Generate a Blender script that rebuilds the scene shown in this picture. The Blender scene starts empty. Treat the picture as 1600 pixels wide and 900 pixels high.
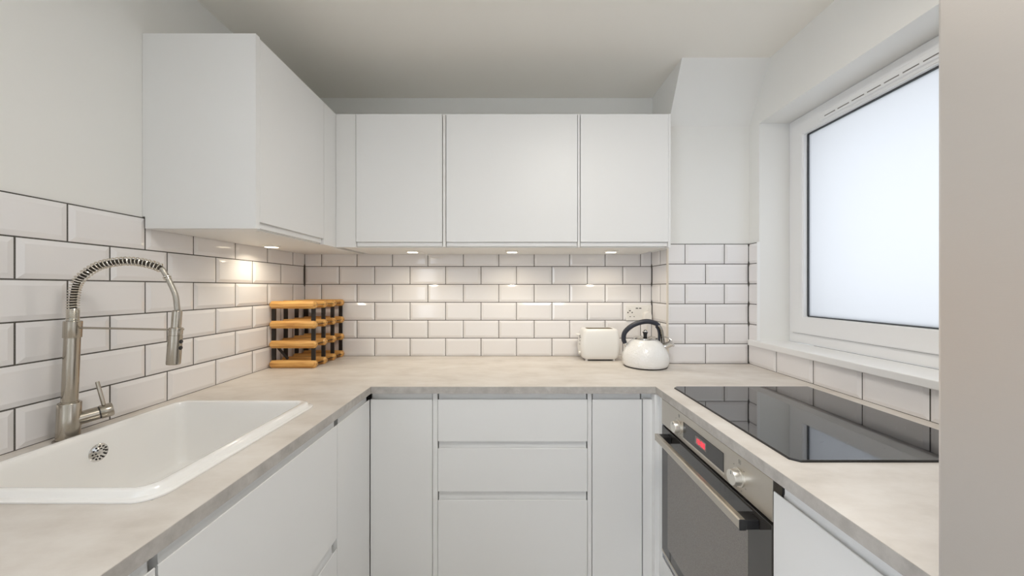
import bpy, bmesh, math, random
from mathutils import Vector, Matrix
R = math.radians
random.seed(7)
C = bpy.context.scene.collection
SC = bpy.context.scene

# ------------------------------------------------------------------ camera, sky, exposure
cam_d = bpy.data.cameras.new('camera')
cam_d.sensor_width = 36.0
cam_d.sensor_fit = 'HORIZONTAL'
cam_d.lens = 12.6
cam_d.clip_start = 0.02
cam = bpy.data.objects.new('camera', cam_d)
cam.location = (0, 0, 1.30)
cam.rotation_euler = (R(90), 0, 0)
C.objects.link(cam)
SC.camera = cam

SKY_STRENGTH = 3.55
PANE_TRANSMIT = 0.61
FILL_LAMP_W = 13.4
SPOT_W = 0.56

world = bpy.data.worlds.new('overcast_sky')
SC.world = world
world.use_nodes = True
wn = world.node_tree.nodes
wn['Background'].inputs['Color'].default_value = (0.88, 0.97, 1.10, 1)
wn['Background'].inputs['Strength'].default_value = SKY_STRENGTH

SC.view_settings.view_transform = 'Standard'
SC.view_settings.look = 'None'
SC.view_settings.exposure = 0.06
SC.view_settings.gamma = 1.0
SC.view_settings.use_curve_mapping = False
SC.cycles.max_bounces = 12
SC.cycles.diffuse_bounces = 7
SC.cycles.glossy_bounces = 5
SC.cycles.sample_clamp_indirect = 6.0
SC.cycles.caustics_reflective = False
SC.cycles.use_denoising = True

# ------------------------------------------------------------------ materials
def mat(name, col, rough=0.5, metal=0.0, ior=1.5, coat=0.0, emit=None, estr=0.0, aniso=0.0):
    m = bpy.data.materials.new(name)
    m.use_nodes = True
    p = m.node_tree.nodes['Principled BSDF']
    p.inputs['Base Color'].default_value = (*col, 1)
    p.inputs['Roughness'].default_value = rough
    p.inputs['Metallic'].default_value = metal
    p.inputs['IOR'].default_value = ior
    p.inputs['Coat Weight'].default_value = coat
    p.inputs['Anisotropic'].default_value = aniso
    if emit:
        p.inputs['Emission Color'].default_value = (*emit, 1)
        p.inputs['Emission Strength'].default_value = estr
    return m

def nodes_of(m):
    return m.node_tree.nodes, m.node_tree.links, m.node_tree.nodes['Principled BSDF']

def add_noise(m, scale=(1, 1, 1), nscale=8.0, detail=4.0, stops=None, bump=0.0, bdist=0.001, rough=None, nrough=0.55):
    """procedural noise on object position: colour ramp, relief and roughness"""
    n, l, p = nodes_of(m)
    tc = n.new('ShaderNodeNewGeometry')
    mp = n.new('ShaderNodeMapping')
    mp.inputs['Scale'].default_value = scale
    l.new(tc.outputs['Position'], mp.inputs['Vector'])
    nz = n.new('ShaderNodeTexNoise')
    nz.inputs['Scale'].default_value = nscale
    nz.inputs['Detail'].default_value = detail
    nz.inputs['Roughness'].default_value = nrough
    l.new(mp.outputs['Vector'], nz.inputs['Vector'])
    if stops:
        rp = n.new('ShaderNodeValToRGB')
        els = rp.color_ramp.elements
        els[0].position, els[0].color = stops[0][0], (*stops[0][1], 1)
        els[1].position, els[1].color = stops[-1][0], (*stops[-1][1], 1)
        for q, c in stops[1:-1]:
            e = els.new(q)
            e.color = (*c, 1)
        l.new(nz.outputs['Fac'], rp.inputs['Fac'])
        l.new(rp.outputs['Color'], p.inputs['Base Color'])
    if bump:
        b = n.new('ShaderNodeBump')
        b.inputs['Strength'].default_value = bump
        b.inputs['Distance'].default_value = bdist
        l.new(nz.outputs['Fac'], b.inputs['Height'])
        l.new(b.outputs['Normal'], p.inputs['Normal'])
    if rough:
        mr = n.new('ShaderNodeMapRange')
        mr.inputs['To Min'].default_value = rough[0]
        mr.inputs['To Max'].default_value = rough[1]
        l.new(nz.outputs['Fac'], mr.inputs['Value'])
        l.new(mr.outputs['Result'], p.inputs['Roughness'])
    return m

M = {}
M['plaster'] = add_noise(mat('matt_wall_paint', (.83, .825, .80), .75), nscale=90, bump=.06, bdist=.002)
M['ceiling'] = add_noise(mat('matt_ceiling_paint', (.89, .86, .80), .85), nscale=60, bump=.05, bdist=.002)
M['grout'] = add_noise(mat('dark_grey_grout', (.10, .092, .082), .9), nscale=300,
                       stops=[(.3, (.075, .068, .06)), (.7, (.13, .12, .105))], bump=.2)
M['tile'] = add_noise(mat('white_glazed_ceramic', (.83, .81, .805), .09, coat=.2), nscale=5, detail=1, bump=.02, bdist=.01)
M['cabinet'] = add_noise(mat('matt_white_lacquer', (.80, .80, .795), .42), nscale=500, bump=.015, bdist=.0005)
M['carcass'] = mat('white_melamine', (.78, .775, .755), .5)
M['upvc'] = add_noise(mat('white_upvc', (.84, .84, .84), .32), nscale=40, bump=.01)
M['sill'] = mat('white_sill_paint', (.85, .845, .835), .4)
M['floor'] = add_noise(mat('pale_stone_floor', (.66, .63, .59), .4), nscale=4, detail=6,
                       stops=[(.3, (.62, .585, .54)), (.7, (.72, .69, .65))])
M['worktop'] = add_noise(mat('concrete_laminate', (.66, .61, .55), .42), scale=(1, 1.9, 1), nscale=5.5, detail=9, nrough=.62,
                         stops=[(.28, (.55, .505, .455)), (.45, (.64, .595, .545)), (.58, (.695, .655, .61)), (.75, (.74, .712, .675))],
                         bump=.03)
M['edge_shade'] = add_noise(mat('shade_darkened_edging', (.46, .435, .41), .5), nscale=26, detail=8, nrough=.65,  # front edge darker than the top: its shade is put into the colour
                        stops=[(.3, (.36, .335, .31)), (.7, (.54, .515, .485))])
M['ceramic'] = mat('white_glazed_fireclay', (.87, .86, .84), .12, coat=.3)
M['nickel'] = add_noise(mat('brushed_nickel', (.43, .39, .33), .2, 1.0, aniso=.5), scale=(1, 1, 40), nscale=30, rough=(.14, .27))
M['steel_wire'] = mat('bright_steel_wire', (.70, .66, .58), .18, 1.0)
M['hose'] = add_noise(mat('braided_steel_hose', (.42, .39, .34), .35, .9), nscale=420, bump=.6, bdist=.001)
M['dark_hose'] = mat('dark_inner_hose', (.055, .045, .032), .5)
M['chrome'] = mat('polished_chrome', (.66, .645, .62), .07, 1.0)
M['black'] = mat('black_plastic', (.012, .012, .013), .35)
M['dark_hole'] = mat('dark_recess', (.02, .018, .017), .8)
M['rubber'] = mat('navy_black_soft_grip', (.022, .025, .038), .42)
M['hob'] = add_noise(mat('black_ceramic_glass', (.009, .010, .013), .035, ior=2.15), nscale=3, detail=2, rough=(.02, .05))
M['oven_steel'] = add_noise(mat('brushed_oven_steel', (.60, .56, .50), .33, 1.0, aniso=.3), scale=(60, 1, 60), nscale=20, rough=(.28, .40))
M['oven_glass'] = mat('smoked_oven_glass', (.035, .031, .028), .05, ior=1.8)
M['oven_inner'] = add_noise(mat('oven_inner_window', (.17, .155, .14), .25, ior=1.6), nscale=700,
                            stops=[(.4, (.16, .145, .13)), (.6, (.23, .21, .19))])
M['knob'] = mat('satin_silver_knob', (.78, .75, .69), .3, .85)
M['scratch'] = mat('grey_scratches', (.22, .22, .23), .5)
M['display'] = mat('display_black_glass', (.045, .042, .04), .12, ior=1.6)
M['digit_window'] = mat('display_window', (.20, .18, .165), .35)
M['digits'] = mat('red_led_digits', (.8, .02, .05), .5, emit=(1, .03, .08), estr=1.1)
M['print'] = mat('grey_marks_and_shadow', (.22, .21, .20), .6)
M['fridge'] = add_noise(mat('brushed_fridge_steel', (.80, .765, .74), .4, 1.0), scale=(1, 1.5, 60), nscale=16, detail=5,
                        bump=.08, bdist=.001, rough=(.38, .5))
M['fridge_side'] = mat('grey_fridge_side', (.35, .34, .33), .5)
M['strap'] = mat('black_steel_strap', (.022, .018, .016), .45, .3)
M['pine'] = add_noise(mat('honey_pine', (.74, .43, .13), .45, coat=.15), scale=(2.2, 34, 34), nscale=3.2, detail=5,
                      stops=[(.30, (.40, .17, .04)), (.45, (.66, .345, .095)), (.60, (.76, .44, .14)), (.78, (.84, .55, .22))])
M['toaster'] = mat('white_toaster_plastic', (.82, .81, .785), .3)
M['toaster_steel'] = mat('toaster_slot_steel', (.42, .35, .24), .4, .8)
M['dark_chrome'] = mat('dark_polished_steel', (.33, .31, .28), .12, 1.0)
M['enamel'] = None
M['socket'] = mat('white_socket_plastic', (.82, .80, .76), .3)
M['lens'] = mat('warm_lamp_lens', (1, 1, 1), .4, emit=(1, .86, .62), estr=7.0)
M['spot_ring'] = mat('white_spot_ring', (.82, .80, .75), .3)
M['diffuser'] = mat('fill_lamp_diffuser', (.9, .9, .88), .4, emit=(1, .93, .82), estr=3.0)
M['trim_white'] = mat('white_tile_trim', (.86, .86, .85), .3)
M['trim_cream'] = mat('cream_tile_trim', (.72, .655, .55), .4)
M['gasket'] = mat('dark_gasket', (.06, .065, .07), .6)

def enamel():
    m = mat('hammered_white_enamel', (.86, .855, .84), .13, coat=.5)
    n, l, p = nodes_of(m)
    g = n.new('ShaderNodeNewGeometry')
    v = n.new('ShaderNodeTexVoronoi')
    v.inputs['Scale'].default_value = 190
    l.new(g.outputs['Position'], v.inputs['Vector'])
    b = n.new('ShaderNodeBump')
    b.inputs['Strength'].default_value = .6
    b.inputs['Distance'].default_value = .002
    b.invert = True
    l.new(v.outputs['Distance'], b.inputs['Height'])
    l.new(b.outputs['Normal'], p.inputs['Normal'])
    return m
M['enamel'] = enamel()

def frosted():
    m = bpy.data.materials.new('frosted_glass')
    m.use_nodes = True
    n, l = m.node_tree.nodes, m.node_tree.links
    n.remove(n['Principled BSDF'])
    t = n.new('ShaderNodeBsdfTranslucent')
    t.inputs['Color'].default_value = (PANE_TRANSMIT, PANE_TRANSMIT * .985, PANE_TRANSMIT * .965, 1)
    d = n.new('ShaderNodeBsdfGlossy')
    d.inputs['Roughness'].default_value = .3
    d.inputs['Color'].default_value = (.9, .9, .9, 1)
    mx = n.new('ShaderNodeMixShader')
    mx.inputs['Fac'].default_value = .06
    l.new(t.outputs[0], mx.inputs[1])
    l.new(d.outputs[0], mx.inputs[2])
    l.new(mx.outputs[0], n['Material Output'].inputs['Surface'])
    return m
M['frosted'] = frosted()

# ------------------------------------------------------------------ mesh helpers (all in world metres)
ORG = {}

def box(x0, x1, y0, y1, z0, z1, b=0.0, seg=2):
    x0, x1 = min(x0, x1), max(x0, x1)
    y0, y1 = min(y0, y1), max(y0, y1)
    z0, z1 = min(z0, z1), max(z0, z1)
    bm = bmesh.new()
    v = [bm.verts.new(p) for p in ((x0, y0, z0), (x1, y0, z0), (x1, y1, z0), (x0, y1, z0),
                                   (x0, y0, z1), (x1, y0, z1), (x1, y1, z1), (x0, y1, z1))]
    for f in ((0, 3, 2, 1), (4, 5, 6, 7), (0, 1, 5, 4), (1, 2, 6, 5), (2, 3, 7, 6), (3, 0, 4, 7)):
        bm.faces.new([v[i] for i in f])
    if b > 0:
        bmesh.ops.bevel(bm, geom=list(bm.edges), offset=b, segments=seg, affect='EDGES', profile=.5)
    return bm

def join(*bms):
    out = bmesh.new()
    for b in bms:
        me = bpy.data.meshes.new('tmp')
        b.to_mesh(me)
        b.free()
        out.from_mesh(me)
        bpy.data.meshes.remove(me)
    return out

def loft(loops, cap0=True, cap1=True, closed=True):
    bm = bmesh.new()
    rows = [[bm.verts.new(p) for p in lp] for lp in loops]
    n = len(rows[0])
    for a, b in zip(rows[:-1], rows[1:]):
        for i in range(n if closed else n - 1):
            j = (i + 1) % n
            bm.faces.new((a[i], a[j], b[j], b[i]))
    if cap0:
        bm.faces.new(list(reversed(rows[0])))
    if cap1:
        bm.faces.new(rows[-1])
    bmesh.ops.recalc_face_normals(bm, faces=list(bm.faces))
    return bm

def frame_for(d):
    d = Vector(d).normalized()
    a = Vector((0, 0, 1)) if abs(d.z) < .9 else Vector((1, 0, 0))
    u = d.cross(a).normalized()
    return u, d.cross(u).normalized(), d

def tube(pts, rad, n=12, cap=True, flat=1.0, up=None):
    pts = [Vector(p) for p in pts]
    k = len(pts)
    rads = rad if isinstance(rad, (list, tuple)) else [rad] * k
    tang = []
    for i in range(k):
        a, b = pts[max(0, i - 1)], pts[min(k - 1, i + 1)]
        tang.append((b - a).normalized())
    if up is not None:
        u = (Vector(up) - tang[0] * Vector(up).dot(tang[0])).normalized()
    else:
        u = frame_for(tang[0])[0]
    loops = []
    for i in range(k):
        t = tang[i]
        u = (u - t * u.dot(t)).normalized()
        w = t.cross(u)
        loops.append([pts[i] + (u * math.cos(2 * math.pi * j / n) + w * math.sin(2 * math.pi * j / n) * flat) * rads[i] for j in range(n)])
    return loft(loops, cap, cap)

def lathe(prof, base, axis=(0, 0, 1), n=32, cap=True):
    u, w, d = frame_for(axis)
    base = Vector(base)
    loops = []
    for r, h in prof:
        r = max(r, 1e-4)
        loops.append([base + d * h + (u * math.cos(2 * math.pi * j / n) + w * math.sin(2 * math.pi * j / n)) * r for j in range(n)])
    return loft(loops, cap, cap)

def spline(pts, n=8):
    pts = [Vector(p) for p in pts]
    out = []
    for i in range(len(pts) - 1):
        p0, p1, p2, p3 = pts[max(0, i - 1)], pts[i], pts[i + 1], pts[min(len(pts) - 1, i + 2)]
        for k in range(n):
            t = k / n
            out.append(.5 * ((2 * p1) + (p2 - p0) * t + (2 * p0 - 5 * p1 + 4 * p2 - p3) * t * t + (3 * p1 - p0 - 3 * p2 + p3) * t ** 3))
    out.append(pts[-1])
    return out

def rrect(x0, x1, y0, y1, r, z, n=6):
    """rounded rectangle loop at height z"""
    r = min(r, (x1 - x0) / 2 - 1e-4, (y1 - y0) / 2 - 1e-4)
    out = []
    for cx, cy, a in ((x1 - r, y1 - r, 0), (x0 + r, y1 - r, 90), (x0 + r, y0 + r, 180), (x1 - r, y0 + r, 270)):
        for k in range(n + 1):
            t = R(a + 90 * k / n)
            out.append(Vector((cx + r * math.cos(t), cy + r * math.sin(t), z)))
    return out

def prism(poly, fn, a, b):
    """polygon (p, q) extruded from a to b; fn(p, q, t) gives the point"""
    bm = bmesh.new()
    v0 = [bm.verts.new(fn(p, q, a)) for p, q in poly]
    v1 = [bm.verts.new(fn(p, q, b)) for p, q in poly]
    n = len(poly)
    bm.faces.new(v0)
    bm.faces.new(list(reversed(v1)))
    for i in range(n):
        bm.faces.new((v0[i], v0[(i + 1) % n], v1[(i + 1) % n], v1[i]))
    bmesh.ops.recalc_face_normals(bm, faces=list(bm.faces))
    return bm

def cells(us, vs, inside, w0, w1, fn):
    """slab made of grid cells (u, v) that are inside, between w0 and w1; fn(u, v, w) gives the point"""
    bm = bmesh.new()
    cache = {}
    def V(i, j, k):
        key = (i, j, k)
        if key not in cache:
            cache[key] = bm.verts.new(fn(us[i], vs[j], (w0, w1)[k]))
        return cache[key]
    nu, nv = len(us) - 1, len(vs) - 1
    ok = [[inside((us[i] + us[i + 1]) / 2, (vs[j] + vs[j + 1]) / 2) for j in range(nv)] for i in range(nu)]
    def is_in(i, j):
        return 0 <= i < nu and 0 <= j < nv and ok[i][j]
    for i in range(nu):
        for j in range(nv):
            if not ok[i][j]:
                continue
            for k in (0, 1):
                bm.faces.new((V(i, j, k), V(i + 1, j, k), V(i + 1, j + 1, k), V(i, j + 1, k)))
            for di, dj, e in ((-1, 0, ((i, j), (i, j + 1))), (1, 0, ((i + 1, j), (i + 1, j + 1))),
                              (0, -1, ((i, j), (i + 1, j))), (0, 1, ((i, j + 1), (i + 1, j + 1)))):
                if not is_in(i + di, j + dj):
                    (a, b), (c, d) = e
                    bm.faces.new((V(a, b, 0), V(c, d, 0), V(c, d, 1), V(a, b, 1)))
    bmesh.ops.recalc_face_normals(bm, faces=list(bm.faces))
    return bm

def obj(name, bm, m, parent=None, smooth=False, loc=None):
    """link a bmesh given in world metres as one object under parent"""
    me = bpy.data.meshes.new(name)
    org = ORG[parent] if parent is not None else Vector((0, 0, 0))
    shift = Vector(loc) if loc is not None else org
    if shift.length > 0:
        bmesh.ops.translate(bm, verts=list(bm.verts), vec=-shift)
    if smooth:
        for f in bm.faces:
            f.smooth = True
        for e in bm.edges:
            if len(e.link_faces) == 2 and e.calc_face_angle(0) > R(38):
                e.smooth = False
    bm.to_mesh(me)
    bm.free()
    me.materials.append(M[m])
    o = bpy.data.objects.new(name, me)
    C.objects.link(o)
    if parent is not None:
        o.parent = parent
        o.location = shift - org
    else:
        o.location = shift
    ORG[o] = shift.copy()
    return o

def tag(o, label, cat, group=None):
    o['label'] = label
    o['category'] = cat
    if group:
        o['group'] = group
    return o

def thing(name, label, cat, loc, group=None):
    o = bpy.data.objects.new(name, None)
    o.empty_display_size = .05
    o.location = loc
    C.objects.link(o)
    ORG[o] = Vector(loc)
    return tag(o, label, cat, group)

def struct(name, bm, m, loc=None):
    o = obj(name, bm, m, loc=loc)
    o['kind'] = 'structure'
    return o

def empty_struct(name, loc):
    o = bpy.data.objects.new(name, None)
    o.location = loc
    o.empty_display_size = .05
    C.objects.link(o)
    ORG[o] = Vector(loc)
    o['kind'] = 'structure'
    return o

def share(src, parent, loc, rot=None):
    """another object on the same mesh under parent, at world loc"""
    o = src.copy()
    C.objects.link(o)
    o.parent = parent
    o.location = Vector(loc) - ORG[parent]
    if rot:
        o.rotation_euler = rot
    ORG[o] = Vector(loc)
    return o

# ------------------------------------------------------------------ the room
XL, XR, YB, ZC = -1.197, 1.228, 2.063, 2.394      # plaster planes and ceiling
YP, XP = 1.856, 0.808                              # boxed-out corner: front and left face
YREAR = -2.10
WT = 0.909                                         # worktop height

floor = struct('floor', box(XL - .2, XR + .3, YREAR - .2, YB + .2, -.08, 0), 'floor')
ceiling = struct('ceiling', box(XL - .2, XR + .3, YREAR - .2, YB + .2, ZC, ZC + .1), 'ceiling')
DY0, DY1, DZ = -2.00, -.48, 2.12                   # opening added in the left wall, out of view, for sky light
wall_left = struct('wall_left', cells([YREAR - .2, DY0, DY1, YB + .15], [0, DZ, ZC], lambda y, z: not (DY0 < y < DY1 and z < DZ),
                   XL - .15, XL, lambda y, z, x: (x, y, z)), 'plaster')
wall_back = struct('wall_back', box(XL, XR + .27, YB, YB + .15, 0, ZC), 'plaster')
WY0, WY1, WZ0, WZ1 = .62, 1.78, 1.037, 2.118       # window opening
wall_right = struct('wall_right', cells([YREAR - .2, WY0, WY1, YB], [0, WZ0 - .028, WZ1, ZC],
                    lambda y, z: not (WY0 < y < WY1 and WZ0 - .028 < z < WZ1), XR, XR + .27,
                    lambda y, z, x: (x, y, z)), 'plaster')
wall_corner = struct('wall_corner', prism([(YP, 0), (YP, 2.135), (1.702, ZC), (YB, ZC), (YB, 0)],
                     lambda y, z, x: (x, y, z), XP, XR), 'plaster')
M['shade_wall'] = add_noise(mat('grey_brown_shade_wall', (.22, .19, .165), .9), nscale=30)  # unseen dark outer wall, added to shade the edges of the pane
obj('outer_shade_wall', cells([-.4, WY0, WY1, YB], [.4, WZ0 - .02, WZ1, ZC], lambda y, z: not (WY0 < y < WY1 and WZ0 - .02 < z < WZ1),
    XR + .271, XR + .45, lambda y, z, x: (x, y, z)), 'shade_wall', wall_right)
wall_rear = struct('wall_rear', box(XL, XR, YREAR - .2, YREAR, 0, ZC), 'plaster')
def ring(y0, y1, z0, z1, iy0, iy1, iz0, iz1, x0, x1, swap=False, bev=.004):
    """mitred rectangular frame in the plane of a wall"""
    def P(a, b, c):
        return (a, c, b) if swap else (c, a, b)
    bm = bmesh.new()
    o = [(y0, z0), (y1, z0), (y1, z1), (y0, z1)]
    i = [(iy0, iz0), (iy1, iz0), (iy1, iz1), (iy0, iz1)]
    vo0 = [bm.verts.new(P(a, b, x0)) for a, b in o]
    vi0 = [bm.verts.new(P(a, b, x0)) for a, b in i]
    vo1 = [bm.verts.new(P(a, b, x1)) for a, b in o]
    vi1 = [bm.verts.new(P(a, b, x1)) for a, b in i]
    for k in range(4):
        j = (k + 1) % 4
        bm.faces.new((vo0[k], vo0[j], vi0[j], vi0[k]))
        bm.faces.new((vo1[k], vi1[k], vi1[j], vo1[j]))
        bm.faces.new((vo0[k], vo1[k], vo1[j], vo0[j]))
        bm.faces.new((vi0[k], vi0[j], vi1[j], vi1[k]))
    bmesh.ops.recalc_face_normals(bm, faces=list(bm.faces))
    es = [e for e in bm.edges if e.is_manifold and e.calc_face_angle(0) > R(60)]
    if bev:
        bmesh.ops.bevel(bm, geom=es, offset=bev, segments=2, affect='EDGES')
    return bm
fill_opening_1 = empty_struct('fill_opening_1', (XL, -1.4, 0))  # made-up opening, there to let sky light into the room
obj('fill_opening_frame', ring(DY0 + .001, DY1 - .001, .002, DZ - .001, DY0 + .05, DY1 - .05, .02, DZ - .05, XL - .14, XL - .06), 'upvc', fill_opening_1)

# ---- window in the right wall
window_1 = empty_struct('window_1', (1.373, 1.2, WZ0))
obj('window_frame', ring(WY0 + .001, WY1 - .001, WZ0, WZ1 - .001, .665, 1.747, 1.088, 2.083, 1.375, 1.445), 'upvc', window_1)
sash = obj('sash', ring(.655, 1.750, 1.085, 2.086, .73, 1.682, 1.165, 2.022, 1.364, 1.430), 'upvc', window_1)
obj('gasket', ring(.7302, 1.6818, 1.1652, 2.0218, .735, 1.6765, 1.1700, 2.0165, 1.384, 1.405, bev=0), 'gasket', sash)
obj('sash_shadow_line', ring(.6532, 1.7518, 1.0832, 2.0878, .6552, 1.7498, 1.0852, 2.0858, 1.3725, 1.377, bev=0), 'print', sash)  # dark ring standing in for the thin shadow round the sash
obj('pane', box(1.391, 1.397, .7345, 1.677, 1.1695, 2.017), 'frosted', sash)
vent = obj('trickle_vent', box(1.352, 1.3745, .95, 1.58, 2.036, 2.068, .004), 'upvc', window_1)
slot = None
for k in range(8):
    y = 1.525 - k * .062
    if slot is None:
        slot = obj('vent_slot', box(1.3512, 1.3535, y - .025, y + .025, 2.0425, 2.0465), 'print', vent, loc=(1.352, y, 2.0445))
        slot_y = y
    else:
        share(slot, vent, (1.352, y, 2.0445))
obj('window_sill', box(1.204, 1.3745, .46, 1.832, 1.009, WZ0, .003), 'sill', window_1)

# ---- metro tiles: each one an object on its wall
TH, TT = .0998, .008
TILE_MESH = {}
def wall_frame(kind):
    """u along the wall, v up, n out of the wall"""
    return {'L': lambda u, v, n: (XL + n, u, v), 'B': lambda u, v, n: (u, YB - n, v),
            'P': lambda u, v, n: (u, YP - n, v), 'S': lambda u, v, n: (XP - n, u, v),
            'R': lambda u, v, n: (XR - n, u, v)}[kind]
def tile_mesh(kind, w, h, cl, cr, ct):
    key = (kind, round(w, 4), round(h, 4), cl, cr, ct)
    if key in TILE_MESH:
        return TILE_MESH[key]
    base = wall_frame(kind)(0, 0, 0)
    fn = lambda u, v, n: Vector(wall_frame(kind)(u, v, n)) - Vector(base)
    b = .0135
    def rect(du0, du1, dv0, dv1, n):
        return [fn(-w / 2 + du0, -h / 2 + dv0, n), fn(w / 2 - du1, -h / 2 + dv0, n), fn(w / 2 - du1, h / 2 - dv1, n), fn(-w / 2 + du0, h / 2 - dv1, n)]
    bl, br, bt = (0.0005 if cl else b), (.0005 if cr else b), (.0005 if ct else b)
    ls = [rect(0, 0, 0, 0, 0), rect(0, 0, 0, 0, .0032), rect(.0006, .0006, .0006, .0006, .004), rect(bl, br, b, bt, TT), ]
    bm = loft(ls, True, True)
    me = bpy.data.meshes.new('tile')
    bm.to_mesh(me)
    bm.free()
    me.materials.append(M['tile'])
    TILE_MESH[key] = me
    return me
def lay(parent, kind, rows, joints_of, u0, u1, vtop=None):
    """rows: list of (index, v0); joints_of(index): the joint positions; clip to u0..u1"""
    fn = wall_frame(kind)
    for k in rows:
        js = [j for j in sorted(joints_of(k)) if u0 + .004 < j < u1 - .022]
        edges = [u0] + js + [u1]
        v0 = WT + .0014 + .103 * k
        h = TH
        if vtop is not None and v0 + h > vtop:
            h = vtop - v0
        for i in range(len(edges) - 1):
            a, b = edges[i] + .0016, edges[i + 1] - .0016
            w = b - a
            cut_l, cut_r = i == 0 and w < .19, i == len(edges) - 2 and w < .19
            me = tile_mesh(kind, w, h, cut_l, cut_r, h < TH)
            o = bpy.data.objects.new('tile', me)
            C.objects.link(o)
            o.parent = parent
            o.location = fn((a + b) / 2, v0 + h / 2, 0)
            o.rotation_euler = [R(random.uniform(-.12, .12)) for _ in range(3)]
P = .2036
# left wall: running bond, one narrow column of cut tiles beside the sink tap
def left_joints(k):
    a = 1.953 if k % 2 else 1.851
    out = []
    for n in range(16):
        j = a - P * n
        out.append(j if j > 1.2 else j + .027)
    return sorted(out)
TOP = WT + .103 * 6 - .0018
Y_L0 = -.35
lay(wall_left, 'L', range(6), left_joints, Y_L0, YB - TT)
obj('grout', box(XL - .004, XL + .0036, Y_L0, YB - .003, WT - .02, TOP + .003), 'grout', wall_left)
lay(wall_back, 'B', range(6), lambda k: [(-.076 if k % 2 else -.178) + P * n for n in range(-6, 7)], XL + TT, XP - TT)
obj('grout', box(XL + .003, XP - .003, YB - .0036, YB + .004, WT - .02, TOP + .003), 'grout', wall_back)
lay(wall_corner, 'P', range(6), lambda k: [(.894 if k % 2 else 1.0) + P * n for n in range(0, 2)], XP - TT, XR - TT)
lay(wall_corner, 'S', range(6), lambda k: [1.945] if k % 2 else [], YP - TT, YB - TT)
obj('grout', box(XP + .001, XR - .003, YP - .0036, YP + .004, WT - .02, TOP + .003), 'grout', wall_corner)
obj('grout', box(XP - .0036, XP + .004, YP + .001, YB - .003, WT - .02, TOP + .003), 'grout', wall_corner)
obj('corner_trim', box(XP - TT - .0012, XP - .001, YP - TT - .0012, YP - .001, WT + .001, TOP), 'trim_cream', wall_corner)
lay(wall_right, 'R', [0], lambda k: [1.660 - P * n for n in range(8)], .40, YP - TT, vtop=1.0075)
lay(wall_right, 'R', range(1, 6), lambda k: [], WY1 + .004, YP - TT)
obj('grout', box(XR - .0036, XR + .004, .40, YP - .003, WT - .02, 1.0095), 'grout', wall_right)
obj('grout', box(XR - .0036, XR + .004, WY1 + .004, YP - .003, 1.03, TOP + .003), 'grout', wall_right)
obj('edge_trim', box(XR - TT - .002, XR + .003, WY1 - .001, WY1 + .0042, WZ0 + .001, TOP + .004), 'trim_white', wall_right)
# bottom row on the right wall under the sill is one course high; the sill horn covers the joint

# ------------------------------------------------------------------ fronts: u along the run, d into the cabinet, z up
RUN = {'L': lambda u, d, z: (-.571 - d, u, z), 'B': lambda u, d, z: (u, 1.440 + d, z), 'R': lambda u, d, z: (.580 + d, u, z),
       'UL': lambda u, d, z: (-.829 - d, u, z), 'UB': lambda u, d, z: (u, 1.687 + d, z)}
def rbox(run, u0, u1, d0, d1, z0, z1, b=0.0):
    a, c = RUN[run](u0, d0, z0), RUN[run](u1, d1, z1)
    return box(a[0], c[0], a[1], c[1], a[2], c[2], b)
ZT = .8525                                          # top of the base doors
def base_front(name, run, u0, u1, z0, zt, h, parent, inset=.010, dr=.011):
    """slab front with a scooped handle lip along its top and the upstand rail behind it"""
    fn = lambda d, z, u: RUN[run](u, d, z)
    d_ = obj(name, prism([(0, z0), (0, zt - .001), (.001, zt), (.0022, zt), (.0034, zt - .002), (.0042, zt - .011), (.0062, zt - .014),
                          (.021, zt - .014), (.021, z0)], fn, u0, u1), 'cabinet', parent)
    obj('handle_rail', prism([(.0062, zt - .0138), (dr - .0025, zt - .011), (dr - .0008, zt - .004), (dr, zt + .006), (dr, zt + h), (.021, zt + h),
                              (.021, zt - .0138)], fn, u0 + inset, u1 - inset), 'cabinet', d_)
    return d_
def base_carcass(run, u0, u1, depth, parent, top=.879, z0=.12, side=None):
    t = .018
    return obj('carcass', join(rbox(run, u0, u0 + t, .022, depth, z0, top), rbox(run, u1 - t, u1, .022, depth, z0, side or top),
                               rbox(run, u0 + t, u1 - t, .022, depth, z0, z0 + t), rbox(run, u0 + t, u1 - t, depth - .012, depth, z0 + t, top)),
               'carcass', parent)
def base_thing(label, run, u0, u1, group='white handleless base units'):
    a = RUN[run]((u0 + u1) / 2, .3, 0)
    return thing('base_cabinet', label, 'cabinet', (a[0], a[1], 0), group)
DL, DB, DR = .60, .60, .62

c = base_thing('white base unit at the near end of the sink run', 'L', -.02, .574)
base_front('drawer', 'L', -.018, .5735, .484, ZT, .0275, c, inset=.006, dr=.007)
base_front('drawer', 'L', -.018, .5735, .125, .447, .035, c, inset=.006, dr=.007)
base_carcass('L', -.02, .574, DL, c)
obj('plinth', rbox('L', -.02, .574, .05, .066, 0, .118), 'cabinet', c)

c = base_thing('wide white two drawer base unit under the sink', 'L', .577, 1.170)
base_front('drawer', 'L', .5785, 1.1695, .484, ZT, .0275, c, inset=.006, dr=.007)
base_front('drawer', 'L', .5785, 1.1695, .125, .449, .034, c, inset=.012)
base_carcass('L', .577, 1.170, DL, c, side=.70)
obj('plinth', rbox('L', .577, 1.170, .05, .066, 0, .118), 'cabinet', c)

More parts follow.
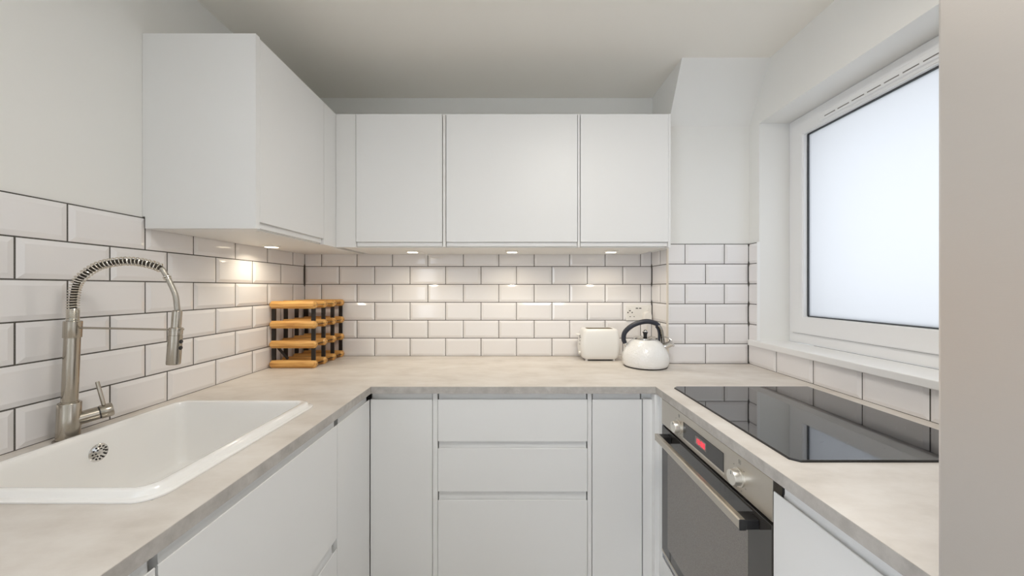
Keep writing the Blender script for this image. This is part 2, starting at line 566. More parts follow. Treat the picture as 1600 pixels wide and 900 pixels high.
c = base_thing('narrow white corner door at the far end of the sink run', 'L', 1.172, 1.438)
base_front('door', 'L', 1.1725, 1.437, .125, ZT, .0275, c, inset=.016, dr=.007)
obj('carcass', join(rbox('L', 1.172, 1.190, .022, DL, .12, .70), rbox('L', 1.190, 1.455, .06, .075, .12, .879),
                    rbox('L', 1.190, 2.04, .022 + .05, DL, .12, .138)), 'carcass', c)
obj('plinth', rbox('L', 1.172, 1.49, .05, .066, 0, .118), 'cabinet', c)

c = base_thing('white corner door left of the three drawer unit', 'B', -.569, -.320)
base_front('door', 'B', -.5685, -.3205, .125, ZT, .0275, c, inset=.002)
obj('carcass', join(rbox('B', -.36, -.342, .022, DB, .12, .879), rbox('B', -.56, -.36, .022, .034, .12, .85)), 'carcass', c)
obj('plinth', rbox('B', -.569, -.300, .05, .066, 0, .118), 'cabinet', c)

c = base_thing('white unit of three wide drawers in the middle of the back run', 'B', -.318, .322)
base_front('drawer', 'B', -.2975, .3025, .684, ZT, .0275, c, inset=.002)
base_front('drawer', 'B', -.2975, .3025, .483, .655, .0275, c, inset=.002)
base_front('drawer', 'B', -.2975, .3025, .125, .447, .0345, c, inset=.002)
obj('side_panel', rbox('B', -.3185, -.2995, .0015, DB, .12, .880, .0008), 'cabinet', c)
obj('side_panel', rbox('B', .3045, .3205, .0015, DB, .12, .880, .0008), 'cabinet', c)
obj('carcass', join(rbox('B', -.2995, .3045, .022, DB, .12, .138), rbox('B', -.2995, .3045, DB - .012, DB, .138, .879)), 'carcass', c)
obj('plinth', rbox('B', -.300, .322, .05, .066, 0, .118), 'cabinet', c)

c = base_thing('slim white door between the three drawer unit and the corner post', 'B', .3225, .522)
base_front('door', 'B', .3230, .5215, .125, ZT, .0275, c, inset=.004)
base_carcass('B', .3225, .522, .39, c)
obj('plinth', rbox('B', .322, .56, .05, .066, 0, .118), 'cabinet', c)

c = thing('corner_post', 'narrow white corner filler post beside the oven', 'filler post', (.56, 1.43, 0))
obj('front_panel', box(.5262, .5630, 1.4400, 1.458, .125, ZT, .001), 'cabinet', c)
obj('return_panel', box(.5630, .5975, 1.4145, 1.458, .125, .8790, .001), 'cabinet', c)
obj('backing_panel', box(.526, .590, 1.4600, 1.474, .125, .8795), 'cabinet', c)

# oven housing
c = base_thing('white oven housing with a drawer under the oven', 'R', .797, 1.412)
obj('side_panel', rbox('R', 1.3895, 1.4135, .002, DR, .12, .880, .001), 'cabinet', c)
obj('side_panel', rbox('R', .7885, .7965, .024, DR, .12, .880), 'carcass', c)
obj('shelf', rbox('R', .7965, 1.3895, .024, DR, .262, .280), 'carcass', c)
base_front('drawer', 'R', .7985, 1.3885, .125, .262, .020, c, inset=.004)
obj('plinth', rbox('R', .797, 1.412, .05, .066, 0, .118), 'cabinet', c)

c = base_thing('white base door between the oven and the steel fridge', 'R', .472, .7955)
base_front('door', 'R', .4735, .7945, .125, ZT - .003, .030, c, inset=.018)
base_carcass('R', .472, .7880, DR, c, z0=.12)
obj('plinth', rbox('R', .472, .797, .05, .066, 0, .118), 'cabinet', c)
obj('end_clip', rbox('R', .7795, .7850, .012, .021, ZT - .004, .8785, .001), 'black', c)

# ------------------------------------------------------------------ worktop
SX0, SX1, SY0, SY1 = -1.108, -.663, .660, 1.197      # hole for the sink
def on_top(x, y):
    if x > .80 and y > YP - .0032 - .005:
        return False
    if SX0 < x < SX1 and SY0 < y < SY1:
        return False
    return x < -.560 or x > .570 or y > 1.420
wt = obj('worktop', cells([XL + .0035, SX0, SX1, -.560, .570, .80, XR - .0035], [-.05, .4705, SY0, SY1, 1.420, YP - .0082, YB - .0035],
         lambda x, y: on_top(x, y) and not (x > .57 and y < .4705), .881, WT, lambda x, y, z: (x, y, z)), 'worktop', loc=(0, 1.7, .881))
tag(wt, 'pale concrete effect worktop running in a u shape round three walls', 'worktop')
obj('edge_shade_band', box(-.560, -.5592, -.05, 1.4192, .8812, WT - .0008), 'edge_shade', wt)
obj('edge_shade_band', box(-.5592, .5692, 1.4192, 1.420, .8812, WT - .0008), 'edge_shade', wt)
obj('edge_shade_band', box(.5692, .570, .4705, 1.4192, .8812, WT - .0008), 'edge_shade', wt)

# ------------------------------------------------------------------ inset sink
sink = thing('kitchen_sink', 'white ceramic inset sink with a deep square bowl', 'sink', (-.89, .93, WT))
x0, x1, y0, y1 = -1.118, -.652, .648, 1.208
def sl(i, r, z, f=0.0):
    return rrect(x0 + i, x1 - i - f, y0 + i, y1 - i, r, z, 8)
rim = [sl(.0, .045, WT + .0004), sl(.0, .045, WT + .0035), sl(.002, .044, WT + .0050), sl(.0095, .04, WT + .0058), sl(.0115, .038, WT + .010),
       sl(.0135, .036, WT + .0150), sl(.0175, .034, WT + .0180), sl(.0220, .032, WT + .0180, .004), sl(.0264, .030, WT + .0160, .008),
       sl(.0290, .028, WT + .0110, .011), sl(.0305, .027, WT + .002, .012), sl(.033, .026, .845, .013), sl(.036, .026, .760, .014), sl(.039, .028, .738, .015),
       sl(.045, .03, .729, .015), sl(.056, .03, .725, .015), sl(.15, .03, .722, .0)]
obj('bowl', loft(rim, False, True), 'ceramic', sink, True)
# outside of the bowl (hidden in the cabinet) gives the sink its thickness
shell = [sl(.004, .04, WT + .0003), sl(.0145, .04, WT - .002), sl(.016, .04, .74), sl(.04, .04, .71)]
obj('bowl_underside', loft(shell, False, True), 'ceramic', sink, True)
ov = obj('overflow_cover', lathe([(.0, .0068), (.006, .0068), (.0072, .006), (.0195, .0042), (.0225, .002), (.0228, .0)],
         (-1.0868, .941, .868), (1, 0, 0), 32, False), 'chrome', sink, True)
hole_bm = [lathe([(.0021, 0), (.0021, .0012)], (-1.0868 + .0046, .941 + .0165 * math.cos(a), .868 + .0165 * math.sin(a)), (1, 0, 0), 8)
           for a in [2 * math.pi * k / 12 for k in range(12)]]
hole_bm += [lathe([(.0018, 0), (.0018, .0014)], (-1.0868 + .0056, .941 + .0100 * math.cos(a), .868 + .0100 * math.sin(a)), (1, 0, 0), 8)
            for a in [2 * math.pi * (k + .5) / 7 for k in range(7)]]
hl = obj('drain_holes', join(*hole_bm), 'dark_hole', ov)
hl['kind'] = 'stuff'
drain = obj('waste', lathe([(.0, .004), (.030, .003), (.043, .001), (.045, .0)], (-.9, .93, .7225), (0, 0, 1), 32, False), 'chrome', sink, True)

# ------------------------------------------------------------------ spring tap
tap = thing('kitchen_tap', 'tall brushed steel pull down tap with a coiled spring neck', 'tap', (-1.146, .925, WT))
axis = Vector((.013, 0, .306))
A = lambda t: Vector((-1.146, .925, WT)) + axis * t          # t = 0 base, 1 collar top
ax = tuple(axis)
L = axis.length
obj('base_ring', lathe([(.0265, 0), (.0265, .002), (.0245, .0035), (.022, .0036)], A(0), (0, 0, 1), 32), 'nickel', tap, True)
body = obj('valve_body', lathe([(.0215, .0036), (.0215, .094), (.0207, .0955), (.0170, .0957)], A(0), ax, 32), 'nickel', tap, True)
obj('column', lathe([(.0166, .0957), (.0166, .099), (.0150, .0992), (.0148, L - .043)], A(0), ax, 32), 'nickel', tap, True)
obj('collar', lathe([(.0148, L - .043), (.0168, L - .0425), (.0170, L - .042), (.0170, L - .001), (.0162, L), (.009, L)], A(0), ax, 32), 'nickel', tap, True)
p0, p1 = Vector((-1.139, .936, .957)), Vector((-1.1035, .9905, .9665))
d = (p1 - p0).normalized()
LV = (p1 - p0).length
mixer = obj('mixer_cartridge', lathe([(.0172, 0), (.0172, LV * .60), (.0160, LV * .61), (.016, LV * .645)], p0, d, 32), 'nickel', tap, True)
obj('seal_ring', lathe([(.0165, LV * .612), (.0165, LV * .642)], p0, d, 32), 'black', mixer, True)
cap_ = obj('handle_cap', lathe([(.0178, LV * .645), (.0183, LV * .66), (.0183, LV * .97), (.0172, LV)], p0, d, 32), 'nickel', tap, True)
lb = p0 + d * LV * .76 + Vector((0, 0, .012))
obj('lever', lathe([(.0042, 0), (.0042, .070), (.0036, .0715)], lb, (-.010, -.008, .07), 16), 'nickel', cap_, True)
NECK = [(-1.134, .925, 1.209), (-1.133, .925, 1.235), (-1.133, .925, 1.263), (-1.131, .925, 1.281), (-1.127, .926, 1.305), (-1.120, .927, 1.321),
        (-1.109, .930, 1.335), (-1.093, .933, 1.349), (-1.074, .936, 1.360), (-1.054, .940, 1.366), (-1.033, .944, 1.370), (-1.015, .947, 1.371),
        (-.994, .951, 1.370), (-.976, .954, 1.366), (-.958, .958, 1.361), (-.940, .961, 1.352), (-.932, .963, 1.338), (-.924, .964, 1.323),
        (-.914, .966, 1.298), (-.907, .967, 1.276), (-.904, .968, 1.240)]
path = spline(NECK, 6)
i_end = 15 * 6
obj('inner_hose', tube(path[:i_end + 1], .0064, 12), 'dark_hose', tap, True)
obj('braided_hose', tube(path[i_end:], .0062, 12), 'hose', tap, True)
# the coil: tight turns on the collar, open turns round the bend
cum = [0]
for a, b in zip(path[:-1], path[1:]):
    cum.append(cum[-1] + (b - a).length)
def along(s):
    for i in range(len(cum) - 1):
        if cum[i + 1] >= s:
            t = (s - cum[i]) / (cum[i + 1] - cum[i])
            return path[i].lerp(path[i + 1], t), (path[min(i + 2, len(path) - 1)] - path[max(i - 1, 0)]).normalized()
    return path[-1], (path[-1] - path[-2]).normalized()
s_end = cum[i_end]
pts, s, ph = [], .001, 0.0
side = Vector((.22, .039, 0)).normalized().cross(Vector((0, 0, 1)))
while s < s_end:
    p, t = along(s)
    w = side
    u = w.cross(t).normalized()
    pts.append(p + (u * math.cos(ph) + w * math.sin(ph)) * .0108)
    pitch = .0034 if s < .036 else (.0070 if s < .12 else .0088)
    ph += 2 * math.pi / 16
    s += pitch / 16
obj('spring', tube(pts, .0015, 6), 'steel_wire', tap, True)
k0, k1 = Vector((-.9285, .9638, 1.331)), Vector((-.924, .964, 1.320))
obj('hose_clip', join(lathe([(.0062, 0), (.0092, .001), (.0092, .003), (.0062, .004)], k0, k1 - k0, 16),
                      lathe([(.0062, .005), (.0086, .006), (.0086, .0075), (.0062, .0085)], k0, k1 - k0, 16)), 'steel_wire', tap, True)
h0, h1 = Vector((-.904, .968, 1.240)), Vector((-.913, .966, 1.0945))
hd = h1 - h0
HL = hd.length
head = obj('spray_head', lathe([(.0088, 0), (.0104, .0015), (.0107, .003), (.0107, .046), (.0145, .047), (.0149, .048), (.0149, .066), (.0145, .0665), (.0145, .0675), (.0151, .068),
                                (.0154, HL - .003), (.0148, HL), (.012, HL - .001)], h0, hd, 32), 'nickel', tap, True)
tocam = (Vector((.62, -.55, .1)) - hd.normalized() * Vector((.62, -.55, .1)).dot(hd.normalized())).normalized()
sidev = (Vector((.92, .12, 0)) - hd.normalized() * Vector((.92, .12, 0)).dot(hd.normalized())).normalized()
for q in (.084, .101):
    obj('spray_button', lathe([(.0056, 0), (.0056, .0018), (.0042, .003), (.0, .0032)], h0 + hd.normalized() * q + sidev * .0142, sidev, 16, True), 'black', head, True)
ra = A((L - .018) / L) + Vector((.0155, .0027, 0))
rb = h0 + hd.normalized() * .052 - Vector((.0145, .0026, 0))
obj('support_arm', tube([ra, rb], .0028, 12), 'nickel', tap, True)
obj('arm_ring', lathe([(.0150, .049), (.0168, .0495), (.0168, .0535), (.0150, .054)], h0, hd, 32), 'nickel', tap, True)

# ------------------------------------------------------------------ hob
hob = obj('induction_hob', prism([(.646, 1.404), (1.158, 1.404), (1.158, .804), (.648, .804), (.632, .818), (.632, 1.392)],
          lambda x, y, z: (x, y, z), WT + .0004, WT + .0055), 'hob', loc=(.9, 1.1, WT))
tag(hob, 'shiny black glass hob set on the worktop below the window', 'hob')
obj('bevel_trim', prism([(.6445, 1.4055), (1.1595, 1.4055), (1.1595, .8025), (.6473, .8025), (.6305, .8172), (.6305, 1.3935)],
    lambda x, y, z: (x, y, z), WT + .0002, WT + .0030), 'black', hob)
scr = []
for _ in range(26):
    sx, sy = random.uniform(.68, 1.12), random.uniform(.85, 1.3)
    a, ln = R(random.gauss(28, 12)), random.uniform(.008, .05)
    dx, dy = math.cos(a) * ln, math.sin(a) * ln
    scr.append(box(0, ln, -.00012, .00012, WT + .0055, WT + .00555))
    bmesh.ops.rotate(scr[-1], verts=list(scr[-1].verts), cent=(0, 0, 0), matrix=Matrix.Rotation(a, 3, 'Z'))
    bmesh.ops.translate(scr[-1], verts=list(scr[-1].verts), vec=(sx, sy, 0))
so = obj('scratches', join(*scr), 'scratch', hob)
so['kind'] = 'stuff'

# ------------------------------------------------------------------ oven
oven = thing('built_in_oven', 'stainless steel built-in oven with a dark glass door and red clock', 'oven', (.85, 1.093, .285))
OY0, OY1 = .7985, 1.3880
obj('oven_body', box(.6035, 1.14, OY0 + .006, OY1 - .006, .2815, .868), 'fridge_side', oven)
panel = obj('control_panel', box(.5800, .6030, OY0, OY1, .7775, .8725, .0015), 'oven_steel', oven)
disp = obj('display', box(.5786, .5805, .982, 1.212, .7950, .8475, .0005), 'display', panel)
obj('display_trim', box(.5790, .5802, .980, 1.214, .7895, .7948), 'knob', panel)
obj('digit_window', box(.57835, .5787, 1.069, 1.133, .8095, .8355), 'digit_window', disp)
SEG = {'0': 'abcdef', '1': 'bc', '8': 'abcdefg', '3': 'abcdg'}
def digit(ch, yc, zc, h=.0150, w=.0086, t=.0024):
    out = []
    def s(ya, yb, za, zb):      # y grows to the left as seen, so mirror
        out.append(box(.5780, .57833, yc - yb, yc - ya, zc + za, zc + zb))
    H = h / 2
    for k in SEG[ch]:
        {'a': lambda: s(-w / 2, w / 2, H - t, H), 'd': lambda: s(-w / 2, w / 2, -H, -H + t), 'g': lambda: s(-w / 2, w / 2, -t / 2, t / 2),
         'b': lambda: s(w / 2 - t, w / 2, 0, H), 'c': lambda: s(w / 2 - t, w / 2, -H, 0), 'f': lambda: s(-w / 2, -w / 2 + t, 0, H),
         'e': lambda: s(-w / 2, -w / 2 + t, -H, 0)}[k]()
    return out
dg = []
for ch, yy in zip('1308', (1.1235, 1.1105, .1 + .9935, 1.0805)):
    dg += digit(ch, yy, .8225)
dg += [box(.5780, .57833, 1.1013, 1.1029, .8255, .8272), box(.5780, .57833, 1.1013, 1.1029, .8178, .8195)]
obj('clock_digits', join(*dg), 'digits', disp)
for yy in (1.2475, .9165):
    kb = obj('knob', lathe([(.0235, 0), (.0235, .003), (.0205, .0035), (.0195, .018), (.0185, .0205), (.0, .0210)], (.5800, yy, .8165), (-1, 0, 0), 32), 'knob', panel, True)
    obj('pointer', box(.5585, .5592, yy - .0008, yy + .0008, .8245, .8330), 'print', kb)
    mk = []
    for a in (-150, -110, -70, -30, 10, 50, 90, 130):
        if a == 90:
            continue
        cy, cz = yy + .0315 * math.cos(R(a)), .8165 + .0315 * math.sin(R(a))
        mk.append(box(.5796, .5800, cy - .0018, cy + .0018, cz - .0009, cz + .0009))
    for q in ((-.0075, -.0069, .8515, .8615), (-.0001, .0005, .8515, .8615), (-.0075, .0005, .8515, .8521), (-.0075, .0005, .8609, .8615)):
        mk.append(box(.5796, .5800, yy + q[0], yy + q[1], q[2], q[3]))
    mk.append(box(.5796, .5800, yy - .0045, yy - .0025, .8550, .8580))
    mo = obj('printed_marks', join(*mk), 'print', panel)
    mo['kind'] = 'stuff'
od = obj('oven_door', box(.5800, .6025, OY0 + .001, OY1 - .001, .2950, .7700, .0015), 'oven_glass', oven)
obj('inner_window', box(.57955, .5801, .880, 1.335, .330, .705), 'oven_inner', od)
obj('door_base_trim', box(.5798, .6026, OY0 + .001, OY1 - .001, .2835, .2945), 'oven_steel', oven)
hb = obj('door_handle', join(
    loft([[Vector((x, y, z)) for x, z in ((.5335, .734), (.5355, .7325), (.5475, .7325), (.5475, .7560), (.5370, .7560), (.5335, .7535))]
          for y in (.842, 1.336)])), 'oven_steel', od)
for a, b in ((.842, .8435), (1.310, 1.336)):
    lo, hi = (.8395, .8750) if a < 1 else (1.3035, 1.3380)
    obj('handle_bracket', box(.5480, .5800, lo, hi, .7325, .7560, .002), 'black', hb)
obj('handle_end_cap', box(.5325, .5480, .8385, .8418, .7318, .7567, .001), 'black', hb)
obj('handle_end_cap', box(.5325, .5480, 1.3362, 1.3385, .7318, .7567, .001), 'oven_steel', hb)

# ------------------------------------------------------------------ fridge
fr = thing('fridge_freezer', 'tall brushed stainless steel fridge at the right edge', 'fridge', (.88, .165, 0))
obj('cabinet_body', box(.612, 1.195, -.135, .4625, .02, 2.0, .003), 'fridge_side', fr)
obj('upper_door', box(.550, .605, -.135, .4640, .705, 2.0, .004), 'fridge', fr)
obj('lower_door', box(.550, .605, -.135, .4640, .06, .695, .004), 'fridge', fr)
obj('foot_rail', box(.60, 1.15, -.12, .44, 0, .02), 'black', fr)

# ------------------------------------------------------------------ wall cabinets
UZ0, UZ1, UD0 = 1.492, 2.119, 1.517
def upper_front(run, u0, u1, parent):
    d_ = obj('door', rbox(run, u0, u1, 0, .020, UD0, UZ1, .0012), 'cabinet', parent)
    obj('handle_rail', rbox(run, u0 + .001, u1 - .001, .0105, .0200, UZ0 + .006, UD0 - .0008), 'cabinet', d_)
    return d_
def upper_carcass(x0, x1, y0, y1, parent):
    cb = obj('carcass', box(x0, x1, y0, y1, UZ0, UZ1 - .002, .0008), 'carcass', parent)
    return cb
WG = 'white wall cabinets'
w = thing('wall_cabinet', 'white wall cabinet on the left wall with a plain end panel facing out', 'cabinet', (-1.01, 1.4, UZ0), WG)
obj('end_panel', prism([(XL + .0095, UZ0 + .001), (-.8295, UZ0 + .001), (-.8295, UZ1 + .005), (XL + .0008, UZ1 + .005), (XL + .0008, TOP + .006), (XL + .0095, TOP + .006)],
    lambda x, z, y: (x, y, z), 1.1600, 1.1785), 'cabinet', w)
upper_carcass(XL + .0125, -.8500, 1.1788, YB - .0125, w)
upper_front('UL', 1.1795, 1.5790, w)
obj('corner_filler', rbox('UL', 1.5815, 1.7055, .0005, .0190, UZ0, UZ1), 'cabinet', w)
for y in (1.40,):
    obj('screw_cap', lathe([(.006, 0), (.006, .0015), (.0, .002)], (-.872, y - .17, UZ0), (0, 0, -1), 12), 'spot_ring', w)
w = thing('wall_cabinet', 'narrow white wall cabinet on the back wall beside the corner', 'cabinet', (-.53, 1.87, UZ0), WG)
upper_carcass(-.8095, -.3195, 1.7080, YB - .0125, w)
upper_front('UB', -.7345, -.3290, w)
obj('corner_filler', rbox('UB', -.8285, -.7365, 0, .0195, UZ0, UZ1, .001), 'cabinet', w)
obj('side_panel', rbox('UB', -.3255, -.3130, .0015, .0200, UZ0 + .001, UZ1, .0006), 'carcass', w)
w = thing('wall_cabinet', 'widest white wall cabinet in the middle of the back wall', 'cabinet', (0, 1.87, UZ0), WG)
upper_carcass(-.3190, .3140, 1.7080, YB - .0125, w)
upper_front('UB', -.3095, .3075, w)
obj('side_panel', rbox('UB', .3100, .3200, .0015, .0200, UZ0 + .001, UZ1, .0006), 'carcass', w)
w = thing('wall_cabinet', 'white wall cabinet on the back wall next to the sloped corner', 'cabinet', (.53, 1.87, UZ0), WG)
upper_carcass(.3145, .7310, 1.7080, YB - .0125, w)
upper_front('UB', .3230, .7360, w)
obj('end_panel', box(.7365, .7470, 1.6870, 1.9, UZ0 - .003, UZ1 + .002, .001), 'cabinet', w)

# ------------------------------------------------------------------ lamps under the wall cabinets
def undercabinet(x, y, label):
    t = thing('undercabinet_light', label, 'light', (x, y, UZ0 - .0005), 'warm lamps under the wall cabinets')
    obj('mounting_ring', lathe([(.0360, 0), (.0360, -.0025), (.0345, -.0035), (.0300, -.0040), (.0300, -.0010)], (x, y, UZ0 - .0005), (0, 0, 1), 28, False), 'spot_ring', t, True)
    obj('lamp_housing', lathe([(.0295, 0), (.0295, -.0075), (.0285, -.0085), (.0262, -.0088)], (x, y, UZ0 - .0005), (0, 0, 1), 28, False), 'spot_ring', t, True)
    obj('lens', lathe([(.0262, -.0088), (.0262, -.0095), (.0, -.0100)], (x, y, UZ0 - .0005), (0, 0, 1), 28, False), 'lens', t, True)
    ld = bpy.data.lights.new('lamp', 'AREA')
    ld.shape = 'DISK'
    ld.size = .05
    ld.energy = SPOT_W
    ld.color = (1, .88, .69)
    ld.spread = R(150)
    lo = bpy.data.objects.new('lamp', ld)
    C.objects.link(lo)
    lo.parent = t
    lo.location = (0, 0, -.0115)
    return t
undercabinet(-1.080, 1.610, 'round warm lamp under the left wall cabinet')
tl = undercabinet(-.510, 1.840, 'round lamp with a loose wire under the narrow back wall cabinet')
obj('wire', tube(spline([(-.476, 1.845, UZ0 - .004), (-.46, 1.90, UZ0 - .010), (-.44, 1.965, UZ0 - .022), (-.415, 2.01, UZ0 - .024), (-.395, 2.03, UZ0 - .017), (-.375, 2.045, UZ0 - .003)], 5),
    .0013, 6), 'socket', tl, True)
undercabinet(0.0, 1.840, 'round warm lamp under the widest wall cabinet')
undercabinet(.508, 1.840, 'round warm lamp under the wall cabinet above the toaster')

# ------------------------------------------------------------------ wine rack
rack = thing('wine_rack', 'pine and black metal wine rack standing in the worktop corner', 'wine rack', (-1.07, 1.9, WT))
RX0, RX1, RS = -1.184, -.955, .0185
def rod_loop(x, s):
    c_ = .0115 * s / RS
    return [Vector((x, a, b)) for a, b in ((-s + c_, -s), (s - c_, -s), (s, -s + c_), (s, s - c_), (s - c_, s), (-s + c_, s), (-s, s - c_), (-s, -s + c_))]
RYS, RZS = [1.756, 1.8485, 1.9415, 2.0340], [WT + .0190, WT + .1155, WT + .2120, WT + .3085]
rod = None
for yy in RYS:
    for zz in RZS:
        if rod is None:
            bm = loft([rod_loop(RX0, RS * .45), rod_loop(RX0 + .010, RS), rod_loop(RX1 - .010, RS), rod_loop(RX1, RS * .45)])
            bmesh.ops.translate(bm, verts=list(bm.verts), vec=(0, yy, zz))
            rod = obj('rod', bm, 'pine', rack, loc=(-1.07, yy, zz))
        else:
            share(rod, rack, (-1.07, yy, zz))
for yy in RYS:
    for xa, xb in ((-.9815, -.9635), (-1.1755, -1.1575)):
        for za, zb in zip(RZS[:-1], RZS[1:]):
            obj('upright_strap', box(xa, xb, yy - .0045, yy + .0045, za + RS - .001, zb - RS + .001), 'strap', rack)
for zz in RZS:
    for xa, xb in ((-.9560, -.9545), ):
        for ya, yb in zip(RYS[:-1], RYS[1:]):
            obj('cross_strap', box(-.972, -.9585, ya + RS - .002, yb - RS + .002, zz - .0008, zz + .0008), 'strap', rack)
            obj('cross_strap', box(-1.178, -1.166, ya + RS - .002, yb - RS + .002, zz - .0008, zz + .0008), 'strap', rack)
slits = []
for yy in RYS:
    for zz in RZS:
        slits.append(box(RX1 - .0005, RX1 + .0003, yy - .0095, yy + .0095, zz - .0006, zz + .0006))
        slits.append(box(RX1 - .0005, RX1 + .0003, yy - .0006, yy + .0006, zz - .0095, zz + .0095))
sl_ = obj('end_slits', join(*slits), 'strap', rack)
sl_['kind'] = 'stuff'
br = prism([(-1.166, WT + .098), (-1.156, WT + .104), (-1.102, WT + .044), (-1.112, WT + .036)], lambda x, z, y: (x, y, z), 1.770, 1.774)
obj('diagonal_brace', br, 'strap', rack)

# ------------------------------------------------------------------ toaster
TX0, TX1, TY0, TY1 = .368, .583, 1.905, 2.040
ts = thing('toaster', 'white plastic two slice toaster standing beside the kettle', 'toaster', ((TX0 + TX1) / 2, (TY0 + TY1) / 2, WT))
def tl_(ix0, ix1, iy, r, z):
    return rrect(TX0 + ix0, TX1 - ix1, TY0 + iy, TY1 - iy, r, z, 6)
z0 = WT + .008
prof = [tl_(.024, .022, .016, .020, z0), tl_(.010, .010, .006, .026, z0 + .010), tl_(.003, .002, .001, .028, z0 + .030), tl_(0, 0, 0, .028, z0 + .055),
        tl_(.001, .001, .001, .028, z0 + .085), tl_(.006, .005, .004, .026, z0 + .120), tl_(.012, .010, .008, .024, z0 + .146), tl_(.016, .013, .011, .022, z0 + .156),
        tl_(.021, .018, .016, .020, z0 + .161), tl_(.026, .023, .021, .018, z0 + .1625), tl_(.038, .034, .030, .010, z0 + .1625), tl_(.039, .035, .031, .010, z0 + .1615), tl_(.039, .035, .031, .010, z0 + .120)]
obj('housing', loft(prof, True, True), 'toaster', ts, True)
lin = [tl_(.0395, .0355, .0315, .0095, z0 + .1612), tl_(.0395, .0355, .0315, .0095, z0 + .1205)]
obj('slot_liner', join(loft(lin, False, True), box(TX0 + .041, TX1 - .037, (TY0 + TY1) / 2 - .007, (TY0 + TY1) / 2 + .007, z0 + .121, z0 + .1605)), 'toaster_steel', ts)
foot = obj('foot', lathe([(.007, 0), (.0075, .010)], (TX0 + .034, TY0 + .028, WT), (0, 0, 1), 12), 'toaster', ts, loc=(TX0 + .034, TY0 + .028, WT))
for fx, fy in ((TX1 - .034, TY0 + .028), (TX0 + .034, TY1 - .028), (TX1 - .034, TY1 - .028)):
    share(foot, ts, (fx, fy, WT))
obj('base_plate', box(TX0 + .030, TX1 - .028, TY0 + .022, TY1 - .022, WT + .004, WT + .0085), 'black', ts)
yc = (TY0 + TY1) / 2
obj('lever_slot', box(TX0 + .0035, TX0 + .0085, yc - .002, yc + .002, z0 + .058, z0 + .130), 'print', ts)
obj('lever', box(TX0 - .016, TX0 + .006, yc - .019, yc + .019, z0 + .1265, z0 + .1315, .002), 'toaster', ts)
bt = obj('button', box(TX0 - .0005, TX0 + .004, TY0 + .036, TY0 + .060, z0 + .076, z0 + .079, .0005), 'print', ts)
for zz in (.096, .113):
    obj('button', box(TX0 + (.0008 if zz < .1 else .0028), TX0 + .007, TY0 + .036, TY0 + .060, z0 + zz, z0 + zz + .003, .0005), 'print', ts)
obj('browning_dial', lathe([(.012, 0), (.012, .006), (.0105, .008), (.0, .0085)], (TX0 + .002, TY0 + .046, z0 + .034), (-1, 0, 0), 20), 'knob', ts, True)

# ------------------------------------------------------------------ kettle
KX, KY = .668, 1.797
ke = thing('kettle', 'white hammered stovetop kettle with a black arched handle and chrome lid', 'kettle', (KX, KY, WT))
K = lambda x, z, y=0.0: Vector((KX + x * .985, KY + y - x * .16, WT + z))      # turned a little so the spout comes forward
obj('base_rim', lathe([(.094, 0), (.1015, .001), (.1035, .0035), (.1035, .006)], (KX, KY, WT), (0, 0, 1), 48), 'strap', ke, True)
obj('kettle_body', lathe([(.1030, .0060), (.1075, .012), (.1105, .022), (.1120, .034), (.1120, .044), (.1105, .056), (.1075, .068), (.1030, .080), (.0970, .092), (.0895, .104),
                     (.0810, .115), (.0720, .124), (.0640, .1305), (.0575, .135), (.0540, .1365), (.052, .136)], (KX, KY, WT), (0, 0, 1), 56), 'enamel', ke, True)
lid = obj('lid', lathe([(.0550, .1362), (.0570, .1380), (.0570, .1415), (.0550, .1440), (.0500, .1450), (.0480, .1440), (.042, .1450), (.030, .1480), (.015, .1495), (.0, .150)], (KX, KY, WT), (0, 0, 1), 40, False), 'chrome', ke, True)
obj('lid_knob', lathe([(.0090, .1490), (.0085, .1530), (.0095, .161), (.0130, .1690), (.0145, .1705), (.0120, .1715)], (KX, KY, WT), (0, 0, 1), 24), 'black', lid, True)
obj('knob_cap', lathe([(.0125, .1712), (.0120, .1750), (.0095, .1790), (.0050, .1818), (.0, .1826)], (KX, KY, WT), (0, 0, 1), 24, False), 'chrome', lid, True)
hp = spline([K(-.0985, .113), K(-.1050, .135), K(-.0985, .167), K(-.0680, .198), K(-.0280, .2170), K(.0130, .2235), K(.0480, .2150), K(.0640, .2030)], 6)
n_ = len(hp)
hr = [.0135 + .0022 * math.sin(math.pi * i / (n_ - 1)) for i in range(n_)]
obj('handle_grip', tube(hp, hr, 16, True, .80, up=(.16, .985, 0)), 'rubber', ke, True)
hs = [K(.0600, .2060), K(.0700, .1940), K(.0775, .175), K(.0815, .150), K(.0835, .125), K(.0845, .108)]
obj('handle_bracket', tube(spline(hs, 5), .0145, 14, True, .60, up=(.16, .985, 0)), 'dark_chrome', ke, True)
obj('handle_inner_grip', tube(spline([K(.052, .2000), K(.0610, .186), K(.0655, .168), K(.0665, .145), K(.0660, .128)], 5), .0060, 12, True), 'rubber', ke, True)
obj('handle_ferrule', tube([K(-.0970, .118), K(-.0930, .104), K(-.0880, .094)], .0095, 14), 'chrome', ke, True)
s0, s1 = K(.0830, .098, -.006), K(.1180, .1230, -.026)
sd = (s1 - s0)
obj('spout', lathe([(.0200, 0), (.0170, .008), (.0155, .020), (.0150, sd.length * .9)], s0, sd, 24), 'chrome', ke, True)
obj('whistle_cap', lathe([(.0155, sd.length * .88), (.0190, sd.length * .89), (.0190, sd.length * .99), (.0175, sd.length), (.0050, sd.length * 1.01)], s0, sd, 24), 'chrome', ke, True)
obj('whistle_lever', tube(spline([K(.090, .150, -.008), K(.103, .145, -.018), K(.114, .135, -.026)], 4), .0036, 10, True), 'chrome', ke, True)
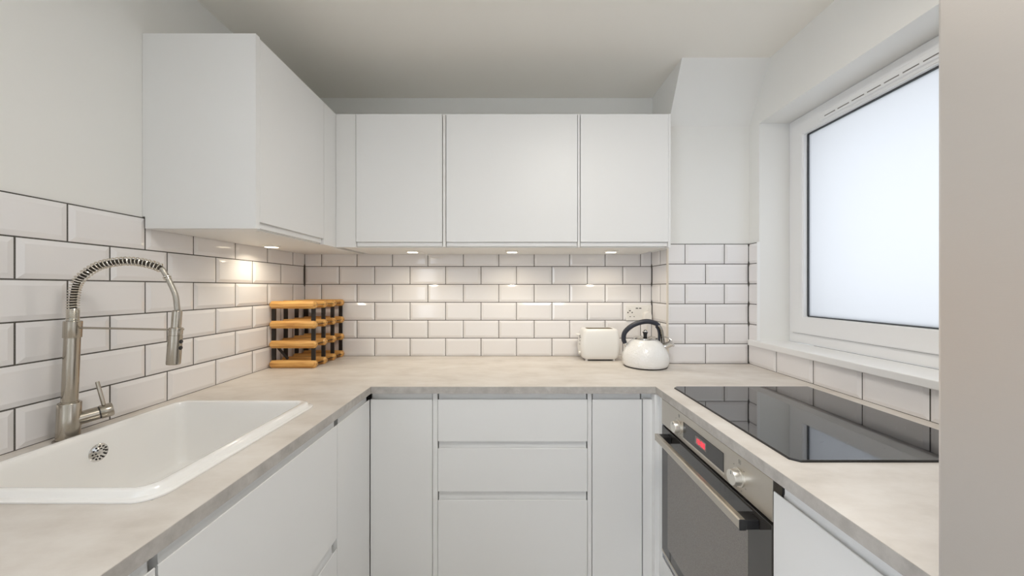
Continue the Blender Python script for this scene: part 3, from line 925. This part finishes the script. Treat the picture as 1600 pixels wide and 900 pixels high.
obj('bracket_rivet', lathe([(.0035, 0), (.0025, .0015), (0, .002)], K(.0815, .140, -.0090), (0, -1, .1), 12), 'steel_wire', ke, True)

# ------------------------------------------------------------------ wall socket, plug and flex
SKX, SKZ, SKY = .7245, 1.158, YB - TT
sk = thing('wall_socket', 'white double wall socket with two small charging ports', 'socket', (SKX, SKY, SKZ))
obj('face_plate', box(SKX - .073, SKX + .073, SKY - .009, SKY - .0003, SKZ - .043, SKZ + .043, .003), 'socket', sk)
for sx in (-.052, .052):
    obj('rocker_switch', box(SKX + sx - .006, SKX + sx + .006, SKY - .0125, SKY - .0085, SKZ + .014, SKZ + .032, .0015), 'socket', sk)
for sx in (-.0115, .0075):
    obj('charging_port', box(SKX + sx - .0065, SKX + sx + .0065, SKY - .0096, SKY - .0085, SKZ + .0235, SKZ + .0285), 'dark_hole', sk)
for sx, sz, w2, h2 in ((-.0515, .0125, .0050, .0028), (-.0625, .002, .0030, .0036), (-.0385, .002, .0030, .0036), (-.0500, -.0215, .0034, .0018), (-.0275, -.0215, .0034, .0018), (.0620, .0015, .002, .0036)):
    obj('pin_hole', box(SKX + sx - w2, SKX + sx + w2, SKY - .0094, SKY - .0085, SKZ + sz - h2, SKZ + sz + h2), 'dark_hole', sk)
pl = thing('mains_plug', 'white plug pushed into the right half of the wall socket', 'plug', (SKX + .045, SKY - .01, SKZ - .010))
pc = (SKX + .0445, SKZ - .016)
obj('plug_body', loft([[Vector((pc[0] + dx * s_, SKY - dep, pc[1] + dz * s_)) for dx, dz in
                        [(.025, -.022), (.0255, -.004)] + [(.0245 * math.cos(R(a)), .003 + .0225 * math.sin(R(a))) for a in range(12, 169, 12)] + [(-.0255, -.004), (-.025, -.022), (-.016, -.027), (.016, -.027)]]
                       for dep, s_ in ((.0092, .97), (.011, 1.0), (.022, .98), (.0305, .86), (.0325, .74))]), 'socket', pl, False)
obj('flex', tube(spline([(pc[0], SKY - .018, pc[1] - .022), (pc[0] - .002, SKY - .018, pc[1] - .05), (pc[0] - .012, SKY - .016, pc[1] - .10), (pc[0] - .030, SKY - .014, pc[1] - .17),
                         (pc[0] - .060, SKY - .012, pc[1] - .215), (pc[0] - .105, SKY - .020, WT + .0060), (TX1 + .008, SKY - .024, WT + .004), (TX1 - .02, SKY - .036, WT + .0035)], 6), .0028, 8), 'socket', pl, True)

# ------------------------------------------------------------------ unseen ceiling lamp, added as fill light
def fill_lamp(x, y, label):
    t = thing('fill_light', label, 'light', (x, y, ZC), 'added fill lights out of view')
    obj('fill_lamp_base', lathe([(.15, 0), (.15, -.018), (.14, -.02)], (x, y, ZC - .0005), (0, 0, 1), 32), 'spot_ring', t, True)
    obj('diffuser', lathe([(.14, -.02), (.135, -.045), (.11, -.068), (.06, -.082), (.0, -.086)], (x, y, ZC), (0, 0, 1), 32, False), 'diffuser', t, True)
    ld = bpy.data.lights.new('lamp', 'AREA')
    ld.shape = 'DISK'
    ld.size = .5
    ld.energy = FILL_LAMP_W
    ld.color = (1, .955, .89)
    lo = bpy.data.objects.new('lamp', ld)
    C.objects.link(lo)
    lo.parent = t
    lo.location = (0, 0, -.10)
fill_lamp(.37, .45, 'round opal fill light added on the ceiling out of view')
